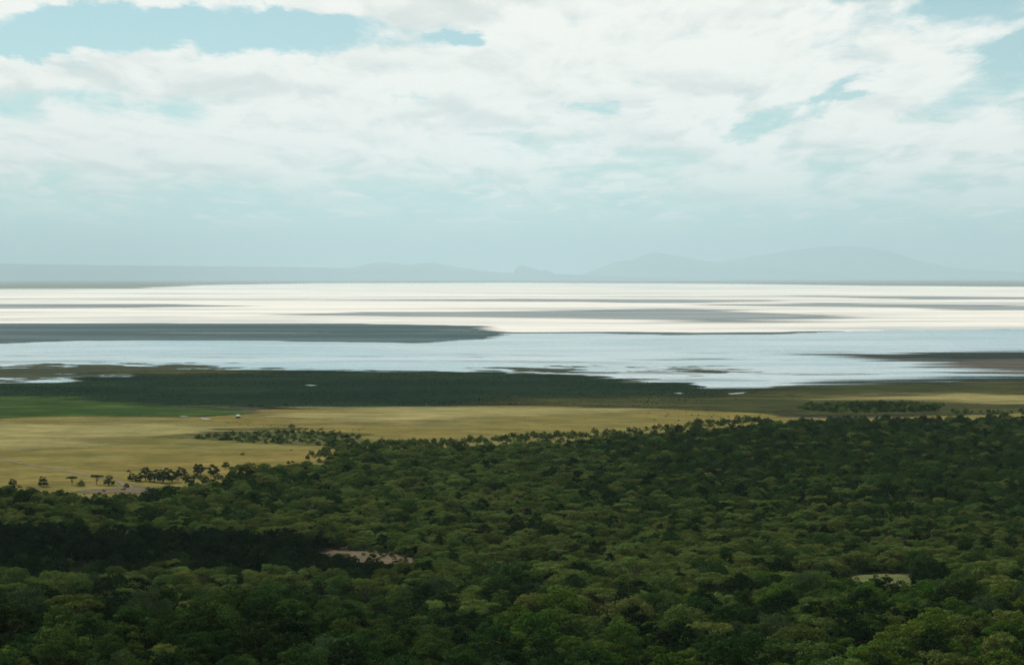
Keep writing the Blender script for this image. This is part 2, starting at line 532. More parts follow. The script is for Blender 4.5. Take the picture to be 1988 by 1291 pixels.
sheet('marsh', [(L, 748), (0, 744), (120, 740), (210, 731), (300, 724), (430, 718), (480, 721), (600, 718), (850, 723), (960, 723), (1100, 729), (1200, 735), (1240, 741), (1340, 746), (1400, 754), (1500, 752), (1640, 750), (1720, 756), (1560, 776), (1400, 780), (1250, 794), (1100, 794), (850, 794), (700, 797), (500, 797), (350, 790), (160, 776), (0, 776), (L, 778)], m_marsh, 110, 18)
sheet('olive_marsh', [(960, 775), (1150, 768), (1400, 772), (1480, 762), (1700, 746), (1850, 743), (1988, 736), (RR, 736), (RR, 812), (1600, 812), (1500, 802), (1250, 797), (1100, 794), (1000, 790)], m_olive, 200, 18)
sheet('sandy_shore', [(210, 726), (300, 722), (480, 722), (570, 724), (480, 729), (330, 731)], m_olive, 60, 10)
sheet('green_meadow', [(L, 770), (0, 772), (120, 774), (220, 780), (350, 788), (480, 793), (530, 797), (520, 802), (470, 808), (390, 814), (150, 815), (0, 816), (L, 817)], m_meadow, 80, 14)
sheet('dry_grassland', [(L, 815), (0, 814), (150, 813), (390, 812), (455, 806), (480, 800), (560, 797), (700, 796), (850, 792), (1000, 790), (1100, 790), (1200, 794), (1300, 797), (1420, 800), (1500, 806), (1600, 812), (1900, 806), (1990, 800), (RR, 800), (RR, 850), (1500, 880), (900, 900), (600, 940), (350, 1000), (0, 1000), (L, 1000)], m_grass, 110, 15)
sheet('pale_grassland', [(L, 822), (0, 824), (250, 820), (420, 826), (430, 838), (250, 852), (60, 866), (L, 880)], m_pale, 140, 15)
sheet('pale_grassland', [(520, 800), (850, 796), (1080, 794), (1180, 802), (1000, 815), (800, 828), (600, 822), (500, 812)], m_pale, 140, 15)
sheet('dry_grassland', [(1600, 772), (1720, 767), (1850, 765), (1990, 768), (RR, 766), (RR, 786), (1990, 786), (1900, 785), (1740, 779)], m_pale, 180, 20)


# bare soil, track, pools
def soil(c1, c2):
    def f(nt, pos):
        a = nt.noise(pos, 0.06, 6, 0.65)
        return principled(nt, nt.mix(nt.smooth(a, 0.4, 0.62), c1, c2)).outputs[0]
    return f


def still(nt, pos):
    b = principled(nt, (0.26, 0.30, 0.30), 0.25, 0.5)
    return b.outputs[0]


m_track = sheet_material('track_soil', soil((0.15, 0.125, 0.070), (0.19, 0.15, 0.09)), 1.6, 0.5, 0.05, 1.0)
m_bare = sheet_material('bare_soil', soil((0.145, 0.098, 0.058), (0.085, 0.072, 0.036)), 3, 14, 0.03, 1.0)
m_sward = sheet_material('clearing_grass', soil((0.125, 0.135, 0.038), (0.065, 0.080, 0.024)), 3, 12, 0.03, 1.0)
m_pool = sheet_material('pool_water', still, 2.5, 3, 0.03, 0.4)
m_scrub = sheet_material('scrub_soil', sedge((0.085, 0.090, 0.034), (0.13, 0.12, 0.042), (0.06, 0.066, 0.028), 0.008, 0.08), 14, 55, 0.012, 0.3)

sheet('scrub_ground', [(300, 853), (400, 845), (480, 837), (590, 836), (660, 841), (720, 858), (700, 868), (600, 865), (500, 862), (400, 857)], m_scrub, 130, 12)
for pts in ([(0, 894), (70, 905.5), (160, 921.5), (215, 934), (215, 936), (158, 924), (68, 907.5), (0, 896), (-300, 870), (-300, 868)],
            [(219, 933), (232, 935), (262, 948), (268, 955), (250, 955), (238, 946)]):
    sheet('dirt_track', pts, m_track, 6, 2.0)
sheet('worn_ground', [(150, 956), (200, 954), (250, 949), (340, 950), (370, 946), (380, 951), (300, 958), (200, 962), (150, 960)], m_bare, 30, 6)
for pts in ([(390, 813.6), (403, 814.6), (410, 816), (404, 816.3), (392, 815)], [(352, 809.6), (366, 810.8), (372, 811.6), (354, 810.8)],
            [(592, 749.2), (604, 749), (616, 750.2), (602, 750.4)], [(1204, 736), (1222, 733.4), (1236, 735.6), (1228, 737.2), (1208, 737)],
            [(1307, 765.2), (1318, 764.8), (1328, 766), (1318, 766.4)], [(1414, 766.4), (1440, 764), (1454, 763.4), (1440, 766.2), (1420, 767.2)]):
    sheet('pool', pts, m_pool, 5, 1.5)
CLEARINGS = [([(1622, 1130), (1670, 1117), (1730, 1114), (1778, 1117), (1772, 1136), (1735, 1140), (1690, 1137)], m_sward, 'grass_clearing'),
             ([(590, 1078), (640, 1070), (700, 1074), (760, 1074), (800, 1088), (820, 1096), (760, 1099), (700, 1092), (640, 1088)], m_bare, 'bare_clearing'),
             ([(1135, 1217), (1165, 1210), (1190, 1214), (1180, 1224), (1150, 1227)], m_bare, 'bare_clearing'),
             ([(830, 1140), (846, 1133), (852, 1146), (836, 1150)], m_bare, 'bare_clearing')]
for pts, mt, nm in CLEARINGS:
    sheet(nm, pts, mt, 26, 4, on_terrain=True)


# ------------------------------------------------------------------ hills and mountains on the far side
def hill_shader(nt, pos):
    a = nt.noise(pos, 0.0006, 6, 0.6)
    return principled(nt, nt.mix(nt.smooth(a, 0.4, 0.6), (0.05, 0.065, 0.04), (0.11, 0.11, 0.075))).outputs[0]


hm, nt, out = material('hill_scrub')
nt.l.new(hill_shader(nt, position(nt)), out.inputs[0])


def ridge(name, profile, dist, depth, seed, rough=0.12):
    prof = np.array(profile, float)
    px = np.linspace(prof[0, 0], prof[-1, 0], 260)
    py = np.interp(px, prof[:, 0], prof[:, 1])
    ker = np.ones(7) / 7
    py = np.convolve(np.pad(py, 3, mode='edge'), ker, 'valid')
    Xc = (px - CX) / FPX * dist
    Hc = np.maximum((HORIZON - py) / FPX * dist + CAM_H, 0.0)
    Hc[0] = Hc[-1] = 0
    rows = 41
    t = np.linspace(-1, 1, rows)
    V = []
    for tt in t:
        prof_y = np.cos(tt * math.pi / 2) ** 1.4
        n = fbm(Xc / 9500.0, np.full_like(Xc, tt * depth / 9500.0), seed, 4) - 0.5
        z = Hc * np.clip(prof_y * (1 + rough * 2.2 * n * (1 - prof_y * 0.6)), 0, None)
        yy = dist + tt * depth + (fbm(Xc / 5000.0, np.zeros_like(Xc), seed + 3, 3) - 0.5) * depth * 0.5
        V.append(np.column_stack([Xc, yy, z - 4.0 * (1 - prof_y)]))
    V = np.concatenate(V)
    me = mesh_np(name, V, grid_faces(len(px), rows), [hm], smooth=True)
    link(name, me, kind='structure')


ridge('plateau', [(-900, 508), (-400, 510), (0, 512), (150, 514), (300, 516), (500, 518), (700, 521), (900, 527), (1150, 535), (1400, 546)], 180000, 11000, 2, 0.04)
ridge('hill', [(600, 548), (660, 524), (690, 519), (720, 512), (745, 510), (775, 512), (800, 515), (815, 511), (840, 511), (870, 516), (905, 522), (950, 527), (990, 532), (1080, 548)], 200000, 11000, 4, 0.1)
ridge('hill', [(985, 548), (1003, 520), (1012, 516), (1030, 520), (1048, 526), (1060, 525), (1085, 536), (1110, 548)], 190000, 5000, 8, 0.15)
ridge('mountain', [(1070, 549), (1130, 532), (1160, 521), (1200, 507), (1225, 505), (1240, 500), (1262, 491), (1285, 491), (1310, 497), (1345, 503), (1400, 509), (1470, 516), (1560, 525), (1700, 548)], 230000, 17000, 6, 0.12)
ridge('mountain', [(1250, 549), (1360, 516), (1430, 503), (1500, 492), (1560, 483), (1600, 479), (1660, 479), (1700, 485), (1740, 496), (1800, 512), (1880, 523), (1990, 529), (2300, 536), (2600, 548)], 262000, 20000, 11, 0.1)


# ------------------------------------------------------------------ trees
def foliage(name, dark, light, trans=0.25):
    mt, nt, out = material(name)
    oi = nt.new('ShaderNodeObjectInfo').outputs['Random']
    lum = nt.new('ShaderNodeAttribute', attribute_name='leaf_tone').outputs['Fac']
    v = nt.m('ADD', nt.m('MULTIPLY', oi, 0.62), nt.m('MULTIPLY', lum, 0.38))
    col = nt.mix(v, dark, light)
    h = nt.new('ShaderNodeHueSaturation')
    nt.put(h.inputs['Color'], col)
    h.inputs['Saturation'].default_value = 1.06
    r2 = nt.m('FRACT', nt.m('MULTIPLY', oi, 7.31))
    nt.put(h.inputs['Hue'], nt.lin(r2, 0, 1, 0.488, 0.535))
    nt.put(h.inputs['Value'], nt.lin(nt.m('FRACT', nt.m('MULTIPLY', oi, 13.7)), 0, 1, 0.72, 1.25))
    df = nt.new('ShaderNodeBsdfDiffuse')
    tl = nt.new('ShaderNodeBsdfTranslucent')
    nt.l.new(h.outputs[0], df.inputs[0]); nt.l.new(h.outputs[0], tl.inputs[0])
    mx = nt.new('ShaderNodeMixShader')
    mx.inputs[0].default_value = trans
    nt.l.new(df.outputs[0], mx.inputs[1]); nt.l.new(tl.outputs[0], mx.inputs[2])
    nt.l.new(mx.outputs[0], out.inputs[0])
    return mt


F_ACACIA = foliage('acacia_leaves', (0.072, 0.104, 0.026), (0.165, 0.195, 0.056))
F_DARK = foliage('evergreen_leaves', (0.014, 0.025, 0.009), (0.034, 0.054, 0.017), 0.15)
F_BROAD = foliage('broad_leaves', (0.021, 0.043, 0.012), (0.076, 0.116, 0.031))
F_BRIGHT = foliage('fresh_leaves', (0.050, 0.090, 0.017), (0.108, 0.158, 0.032))
F_PALE = foliage('greygreen_leaves', (0.045, 0.066, 0.028), (0.075, 0.105, 0.045))
F_YELLOW = foliage('yellowgreen_leaves', (0.11, 0.14, 0.025), (0.17, 0.19, 0.035))
F_RIM = foliage('rim_leaves', (0.028, 0.046, 0.020), (0.062, 0.090, 0.036))
BARK, nt, out = material('bark')
nt.l.new(principled(nt, nt.mix(nt.noise(position(nt), 1.5, 4), (0.06, 0.045, 0.032), (0.13, 0.10, 0.075))).outputs[0], out.inputs[0])


def tube(pts, radii, sides=6):
    V, F = [], []
    pts = [Vector(p) for p in pts]
    for i, p in enumerate(pts):
        t = (pts[min(i + 1, len(pts) - 1)] - pts[max(i - 1, 0)]).normalized()
        a = t.orthogonal().normalized()
        b = t.cross(a)
        for j in range(sides):
            an = 2 * math.pi * j / sides
            V.append(p + (a * math.cos(an) + b * math.sin(an)) * radii[i])
    for i in range(len(pts) - 1):
        for j in range(sides):
            F.append((i * sides + j, i * sides + (j + 1) % sides, (i + 1) * sides + (j + 1) % sides, (i + 1) * sides + j))
    return V, F


def tree_shapes(seed, kind):
    """numpy arrays of one tree: trunk verts/quads and crown verts/quads/tone"""
    rs = np.random.RandomState(seed)
    spec = {'acacia': dict(h=8.8, r=6.6, thick=5.4, lobes=30, leaf=0.60, n=2300, dome=0.62, fork=0.30),
            'umbrella': dict(h=10.0, r=6.6, thick=3.6, lobes=15, leaf=0.62, n=1500, dome=0.25, fork=0.40),
            'dark': dict(h=11.5, r=5.6, thick=10.2, lobes=32, leaf=0.60, n=2900, dome=0.95, fork=0.30),
            'broad': dict(h=11.0, r=6.0, thick=8.2, lobes=34, leaf=0.62, n=2700, dome=0.80, fork=0.32),
            'pale': dict(h=12.5, r=7.6, thick=9.4, lobes=46, leaf=0.55, n=3400, dome=1.0, fork=0.30),
            'giant': dict(h=17.0, r=9.5, thick=13.5, lobes=50, leaf=0.74, n=4400, dome=0.95, fork=0.28),
            'shrub': dict(h=3.2, r=2.1, thick=2.7, lobes=10, leaf=0.42, n=480, dome=0.9, fork=0.15)}[kind]
    h, r, th = spec['h'], spec['r'], spec['thick']
    base = h - th
    cx, cy = rs.uniform(-0.12, 0.12, 2) * r
    lob = []
    for i in range(spec['lobes']):
        rad = math.sqrt((i + 0.5) / spec['lobes']) * r * 0.80
        an = i * 2.39996 + rs.uniform(-0.5, 0.5)
        f = rad / r
        topz = base + th * ((1 - f ** 2.2 * spec['dome']) * 0.78)
        z = topz + rs.uniform(-0.22, 0.13) * th
        lr = r * rs.uniform(0.15, 0.30) * (1.25 if kind in ('umbrella', 'shrub') else 1.0)
        lob.append((cx + rad * math.cos(an) * rs.uniform(0.85, 1.15), cy + rad * math.sin(an) * rs.uniform(0.85, 1.15), max(z, base + 0.12 * th), lr, lr * (0.45 if kind == 'umbrella' else rs.uniform(0.6, 0.9))))
        if kind != 'umbrella' and f > 0.45:      # a lower skirt
            lob.append((cx + rad * 1.02 * math.cos(an + 0.4), cy + rad * 1.02 * math.sin(an + 0.4), base + th * rs.uniform(0.12, 0.34), lr * 0.9, lr * 0.7))
    lob = np.array(lob)
    n = spec['n']
    wts = lob[:, 3] ** 2
    pick = rs.choice(len(lob), n, p=wts / wts.sum())
    g = rs.normal(size=(n, 3))
    g /= np.linalg.norm(g, axis=1)[:, None]
    flip = (g[:, 2] < -0.25) & (rs.rand(n) < 0.75)
    g[flip, 2] *= -1
    q = lob[pick]
    rr = rs.uniform(0.62, 1.06, n) ** 0.7
    P = q[:, :3] + g * np.column_stack([q[:, 3], q[:, 3], q[:, 4]]) * rr[:, None]
    nor = g * np.array([1, 1, 1.25]) + rs.normal(size=(n, 3)) * 0.34
    nor /= np.linalg.norm(nor, axis=1)[:, None]
    ref = rs.normal(size=(n, 3))
    t1 = np.cross(nor, ref); t1 /= np.linalg.norm(t1, axis=1)[:, None]
    t2 = np.cross(nor, t1)
    s1 = spec['leaf'] * rs.uniform(0.55, 1.25, n)[:, None] * 0.5
    s2 = s1 * rs.uniform(0.5, 0.95, n)[:, None]
    bend = nor * s1 * 0.35
    V = np.stack([P - t1 * s1 - bend, P - t2 * s2, P + t1 * s1 - bend, P + t2 * s2], 1).reshape(-1, 3)
    F = np.arange(n * 4).reshape(-1, 4)
    lobe_tone = rs.rand(len(lob))
    tone = np.repeat(np.clip(0.65 * lobe_tone[pick] + 0.35 * rs.rand(n), 0, 1), 4)
    # trunk and limbs
    tv, tf = [], []

    def add(pts, rad, sides=6):
        v, f = tube(pts, rad, sides)
        o = len(tv)
        tv.extend(v); tf.extend([tuple(o + a for a in ff) for ff in f])
    fk = h * spec['fork']
    r0 = 0.030 * h + 0.05
    add([(0, 0, -1.5), (0, 0, 0.3), (cx * 0.25, cy * 0.25, fk * 0.55), (cx * 0.5, cy * 0.5, fk)], [r0 * 1.5, r0 * 1.15, r0 * 0.9, r0 * 0.8], 7)
    for i in rs.choice(len(lob), min(8, len(lob)), replace=False):
        e = Vector(lob[i, :3]); b = Vector((cx * 0.5, cy * 0.5, fk * rs.uniform(0.8, 1.0)))
        mid = b.lerp(e, 0.5) + Vector((rs.uniform(-.3, .3), rs.uniform(-.3, .3), rs.uniform(-0.2, 0.6)))
        add([b, mid, e], [r0 * 0.55, r0 * 0.36, r0 * 0.12], 5)
    return np.array([list(v) for v in tv]), np.array(tf), V, F, tone, spec


PROTO = []      # (kind, leaf material)
for kind, mt, cnt in [('acacia', F_ACACIA, 4), ('dark', F_DARK, 3), ('broad', F_BROAD, 4), ('pale', F_PALE, 2), ('giant', F_DARK, 2), ('shrub', F_BROAD, 2), ('shrub', F_ACACIA, 1), ('broad', F_YELLOW, 1), ('umbrella', F_DARK, 1), ('umbrella', F_ACACIA, 1), ('broad', F_BRIGHT, 2), ('dark', F_RIM, 3), ('umbrella', F_RIM, 1)]:
    for i in range(cnt):
        PROTO.append((kind, mt))
proto_col = bpy.data.collections.new('forest_sources')
TRUNK, CROWN, SPEC = [], [], []
for i, (kind, mt) in enumerate(PROTO):
    tv, tf, cv, cf, tone, spec = tree_shapes(100 + i * 7, kind)
    TRUNK.append(mesh_np('trunk', tv, tf, [BARK], smooth=True))
    CROWN.append(mesh_np('crown', cv, cf, [mt], {'leaf_tone': tone}))
    SPEC.append(spec)
    both = mesh_np('whole_tree', np.vstack([cv, tv]), np.vstack([cf, tf + len(cv)]), [mt, BARK], {'leaf_tone': np.concatenate([tone, np.zeros(len(tv))])})
    mi = np.zeros(len(cf) + len(tf), np.int32); mi[len(cf):] = 1
    both.polygons.foreach_set('material_index', mi)
    po = bpy.data.objects.new('forest_source.%03d' % i, both)
    proto_col.objects.link(po)
IDX = {}
for i, (kind, mt) in enumerate(PROTO):
    IDX.setdefault((kind, mt.name), []).append(i)
ACACIA, DARK, BROAD = IDX[('acacia', 'acacia_leaves')], IDX[('dark', 'evergreen_leaves')], IDX[('broad', 'broad_leaves')]
PALE, GIANT = IDX[('pale', 'greygreen_leaves')], IDX[('giant', 'evergreen_leaves')]
FRESH = IDX[('broad', 'fresh_leaves')]
SHRUB = IDX[('shrub', 'broad_leaves')] + IDX[('shrub', 'acacia_leaves')]
YELLOW, DARKACACIA, RIMT = IDX[('broad', 'yellowgreen_leaves')], IDX[('umbrella', 'rim_leaves')], IDX[('dark', 'rim_leaves')]


def world_poly(p, on=False):
    return [(ground_on if on else ground_at)(x, y) for x, y in p]


FOREST = world_poly([(-500, 966), (0, 970), (120, 974), (200, 980), (280, 980), (330, 968), (420, 952), (450, 938), (500, 926), (580, 914), (640, 898), (700, 888), (800, 884), (900, 880),
                     (1000, 873), (1100, 868), (1200, 860), (1300, 851), (1400, 842), (1480, 834), (1560, 828), (1700, 827), (1850, 824), (1990, 818), (2500, 812)]) + [(900, 150), (0, 150), (-900, 150)]
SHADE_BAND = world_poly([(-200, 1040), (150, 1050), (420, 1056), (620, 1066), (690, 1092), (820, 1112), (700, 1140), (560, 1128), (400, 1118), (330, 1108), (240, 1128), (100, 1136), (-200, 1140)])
rng = np.random.RandomState(42)


def scatter(x0, x1, y0, y1, s):
    gx, gy = np.meshgrid(np.arange(x0, x1, s), np.arange(y0, y1, s * 0.9))
    gx = gx + (np.arange(gx.shape[0])[:, None] % 2) * s * 0.5
    P = np.column_stack([gx.ravel(), gy.ravel()])
    return P + rng.uniform(-0.42, 0.42, P.shape) * s


near_p = np.vstack([scatter(-420, 420, 370, 800, 11.5), scatter(-420, 420, 800, 1120, 10.5)])
far_p = scatter(-1150, 1150, 1120, 2900, 7.9)
P = np.vstack([near_p, far_p])
P = P[np.abs(P[:, 0]) < 0.30 * P[:, 1] + 45]
sdF = polygon_sd(P, FOREST)
edge_n = (fbm(P[:, 0] / 40.0, P[:, 1] / 60.0, 77, 3) - 0.5) * 60
P = P[sdF + edge_n > 4]
FRONTS = []
for pts, mt, nm in CLEARINGS:
    cp = world_poly(pts, True)
    c = polygon_sd(P, cp)
    FRONTS.append((cp, 100 if nm == 'grass_clearing' else 45))      # only low bushes stand in front of a clearing
    P = P[(c < -2.0) | (rng.rand(len(P)) < (0.22 if nm == 'bare_clearing' else 0.0))]
gaps = fbm(P[:, 0] / 26.0, P[:, 1] / 34.0, 31, 3)
P = P[gaps < 0.68]
# species by place
zone = fbm(P[:, 0] / 190.0, P[:, 1] / 300.0, 3, 3)
zone2 = fbm(P[:, 0] / 90.0, P[:, 1] / 150.0, 13, 3)
loc = rng.rand(len(P))
pxs, pys = to_px(P[:, 0], P[:, 1], terrain(P[:, 0], P[:, 1]) + 6)
right_far = sstep(pxs, 950, 1350) * (1 - sstep(pys, 960, 1040))
near_w = 1 - sstep(P[:, 1], 880, 1120)


def in_front(Q):
    f = np.full(len(Q), -9.0)
    for cp, reach in FRONTS:
        for dyy in range(10, reach, 12):
            f = np.maximum(f, polygon_sd(Q * np.array([1 + dyy / 1000.0, 1]) + np.array([0, dyy]), cp) + 3)
    return f


front = in_front(P)
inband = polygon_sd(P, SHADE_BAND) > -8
trees = []
for i in range(len(P)):
    a = loc[i]
    p_ac = 0.74 - 0.55 * right_far[i] - 0.56 * near_w[i] + 0.5 * (zone[i] - 0.5)
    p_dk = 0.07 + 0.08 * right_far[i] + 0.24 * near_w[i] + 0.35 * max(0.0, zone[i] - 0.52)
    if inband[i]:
        p_ac, p_dk = 0.0, 0.97  # nearly all dark leaves here, so leaf colour deepens the band's shade
    elif P[i, 1] < 1010 and P[i, 0] < -0.03 * P[i, 1]:
        p_ac *= 0.25
    fresh = 0.9 * near_w[i] * max(0.0, (zone2[i] - 0.42) * 3.0) * sstep(pxs[i], 850, 1150)
    sc = 0.62 + 0.80 * rng.rand() ** 1.5 + (0.55 * rng.rand() if rng.rand() < 0.08 else 0)
    if rng.rand() < fresh:
        pid = FRESH[rng.randint(len(FRESH))]
    elif a < p_ac:
        pid = (ACACIA + IDX[('umbrella', 'acacia_leaves')])[rng.randint(len(ACACIA) + 1)]
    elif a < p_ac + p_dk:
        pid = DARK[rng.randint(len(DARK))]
    elif a > 0.985 and near_w[i] > 0.3:
        pid = PALE[rng.randint(len(PALE))]
    else:
        pid = BROAD[rng.randint(len(BROAD))]
    if P[i, 1] > 1120:
        sc *= 0.83
    if front[i] > 0:
        sc *= 0.26
    trees.append([P[i, 0], P[i, 1], pid, sc * (1.0 + 0.12 * near_w[i]), rng.uniform(0, 6.283)])

# the trees the photograph singles out: (picture x, y of the foot, source, scale, label)
SPECIAL = []


def special(px, py, pid, sc, label, name='tree', cat='tree', clear=7.0, zg=None):
    x, y = ground_on(px, py)
    SPECIAL.append((x, y, pid, sc, label, name, cat))
    if clear:
        trees[:] = [t for t in trees if (t[0] - x) ** 2 + (t[1] - y) ** 2 > clear * clear]


special(60, 1225, PALE[0], 1.35, 'broad pale grey-green dome of a tree at the left edge of the dark gully', 'dome_tree', clear=11)
special(1515, 1140, GIANT[0], 1.05, 'huge near-black round tree between the bare gap and the grass clearing', 'evergreen_tree', clear=12)
special(1470, 1128, GIANT[1], 0.85, 'dark tree leaning into the huge near-black crown from its left side', 'evergreen_tree', clear=8)
special(1560, 1130, DARK[1], 1.35, 'dark tree filling the right flank of the huge near-black crown', 'evergreen_tree', clear=7)
special(1820, 1150, GIANT[1], 1.0, 'huge near-black round tree just right of the yellow grass clearing', 'evergreen_tree', clear=12)
special(1860, 1195, GIANT[0], 1.0, 'huge dark tree standing in front of the near-black one by the clearing', 'evergreen_tree', clear=11)
special(1770, 1262, YELLOW[0], 1.15, 'bright yellow-green tree, the palest crown near the lower right', 'broadleaf_tree', clear=9)
special(330, 1195, BROAD[0], 1.45, 'big mid-green clumpy tree rising into the black shaded band', 'broadleaf_tree', clear=10)
special(1290, 1220, PALE[1], 0.95, 'neat olive dome-shaped tree right of the reddish bare patch', 'dome_tree', clear=8)
special(25, 945, RIMT[0], 0.71, 'small dark bush tree on the grassland rim, first from the left edge', 'bush_tree', clear=8)
special(85, 947, RIMT[1], 0.92, 'round dark bush tree on the grassland rim, second from the left edge', 'bush_tree', clear=9)
special(140, 944, DARKACACIA[0], 0.85, 'dark spreading tree on the grassland rim below the end of the track', 'bush_tree', clear=9)
special(188, 943, DARKACACIA[0], 0.95, 'umbrella-shaped dark acacia beside the dirt track gap', 'acacia_tree', clear=9)
special(212, 945, RIMT[2], 0.92, 'compact dark tree touching the track, beside the umbrella acacia', 'bush_tree', clear=8)
special(257, 936, RIMT[0], 0.83, 'small dark tree across the track, leftmost of the grove on the rim', 'bush_tree', clear=6)
special(269, 938, RIMT[1], 0.67, 'low dark tree, second from left in the grove on the rim', 'bush_tree', clear=6)
special(283, 936, RIMT[2], 1.21, 'tall narrow dark tree near the left end of the grassland grove', 'bush_tree', clear=6)
special(300, 938, RIMT[0], 1.21, 'tall dark tree in the middle of the grassland grove', 'bush_tree', clear=6)
special(316, 940, RIMT[1], 1.32, 'largest rounded dark tree of the grassland grove', 'bush_tree', clear=6)
special(334, 938, RIMT[2], 1.15, 'dark tree at the right end of the grassland grove', 'bush_tree', clear=6)
special(352, 930, RIMT[0], 1.09, 'dark tree just behind the right end of the grassland grove', 'bush_tree', clear=6)
special(370, 942, RIMT[1], 0.92, 'dark bush tree in front of the grove beside worn ground', 'bush_tree', clear=6)
special(390, 928, DARKACACIA[0], 1.0, 'spreading dark acacia linking the grove to the forest edge', 'acacia_tree', clear=6)
special(415, 926, RIMT[2], 1.09, 'dark tree at the forest corner next to the golden grass', 'bush_tree', clear=6)
special(249, 918, SHRUB[0], 1.0, 'tiny lone shrub out on the golden grass above the grove', 'shrub', 'shrub', 0)
special(567, 832, SHRUB[0], 1.9, 'lone dark shrub clump on the green line across the pale grass', 'shrub', 'shrub', 0)
special(240, 954, SHRUB[1], 1.1, 'small round shrub on the worn ground below the track', 'shrub', 'shrub', 4)
special(202, 957, SHRUB[0], 1.0, 'small shrub on worn ground left of the track end', 'shrub', 'shrub', 4)
special(295, 985, RIMT[0], 1.55, 'large dark tree standing alone on the front side of the worn ground', 'evergreen_tree', clear=9)


def place(name, x, y, pid, sc, rot, **props):
    z = float(terrain(x, y))
    e = bpy.data.objects.new(name, None)
    e.location = (x, y, z); e.scale = (sc, sc, sc * props.pop('tall', 1.0)); e.rotation_euler = (0, 0, rot)
    COL.objects.link(e)
    for kx, v in props.items():
        e[kx] = v
    link('trunk', TRUNK[pid], e)
    link('crown', CROWN[pid], e)
    return e


for x, y, pid, sc, label, name, cat in SPECIAL:
    place(name, x, y, pid, sc, rng.uniform(0, 6.28), label=label, category=cat, group='trees that stand out')

# the largest-showing canopy trees become things of their own, each with its place in the canopy
T = np.array(trees)
tx, ty = to_px(T[:, 0], T[:, 1], terrain(T[:, 0], T[:, 1]) + 8 * T[:, 3])
size = np.array([SPEC[int(p)]['r'] * SPEC[int(p)]['thick'] for p in T[:, 2]]) * T[:, 3] ** 2 / T[:, 1] ** 2
cand = np.where((tx > 5) & (tx < 1983) & (ty < 1300) & (ty > 1040))[0]
cand = cand[np.argsort(-size[cand])][:265]
NAMES = {'umbrella': ('acacia_tree', 'flat umbrella-shaped acacia'), 'acacia': ('acacia_tree', 'olive flat-topped acacia'), 'dark': ('evergreen_tree', 'dark rounded evergreen tree'), 'broad': ('broadleaf_tree', 'mid-green clumpy broadleaf tree'),
         'pale': ('dome_tree', 'grey-green domed tree'), 'giant': ('evergreen_tree', 'huge dark tree')}
ROWS = [(1262, 'on the bottom edge'), (1232, 'just above the bottom edge'), (1195, 'in the front of the canopy'), (1150, 'midway up the front canopy'), (0, 'towards the middle of the forest')]
COLS = ['far left', 'left quarter', 'left of centre', 'centre', 'right of centre', 'right quarter', 'far right']
ORD = ['first', 'second', 'third', 'fourth', 'fifth', 'sixth', 'seventh', 'eighth', 'ninth', 'tenth', 'eleventh', 'twelfth', 'thirteenth', 'fourteenth', 'fifteenth', 'sixteenth']
cells = {}
for i in cand:
    row = next(k_ for k_, (yy, _) in enumerate(ROWS) if ty[i] >= yy)
    col_ = min(6, int(tx[i] / 284.0))
    cells.setdefault((row, col_, PROTO[int(T[i, 2])][0]), []).append(i)
for (row, col_, kind), ids in cells.items():
    ids.sort(key=lambda q: tx[q])
    for r_, i in enumerate(ids):
        nm, desc = NAMES[kind]
        lab = f'{desc} {ROWS[row][1]}, {COLS[col_]}'
        if len(ids) > 1:
            lab += f', {ORD[min(r_, 15)]} from left'
        place(nm, T[i, 0], T[i, 1], int(T[i, 2]), T[i, 3], T[i, 4], label=lab, category='tree', group='canopy trees of the near forest', tall=1.0)
rest = np.ones(len(T), bool)
rest[cand] = False
T = T[rest]


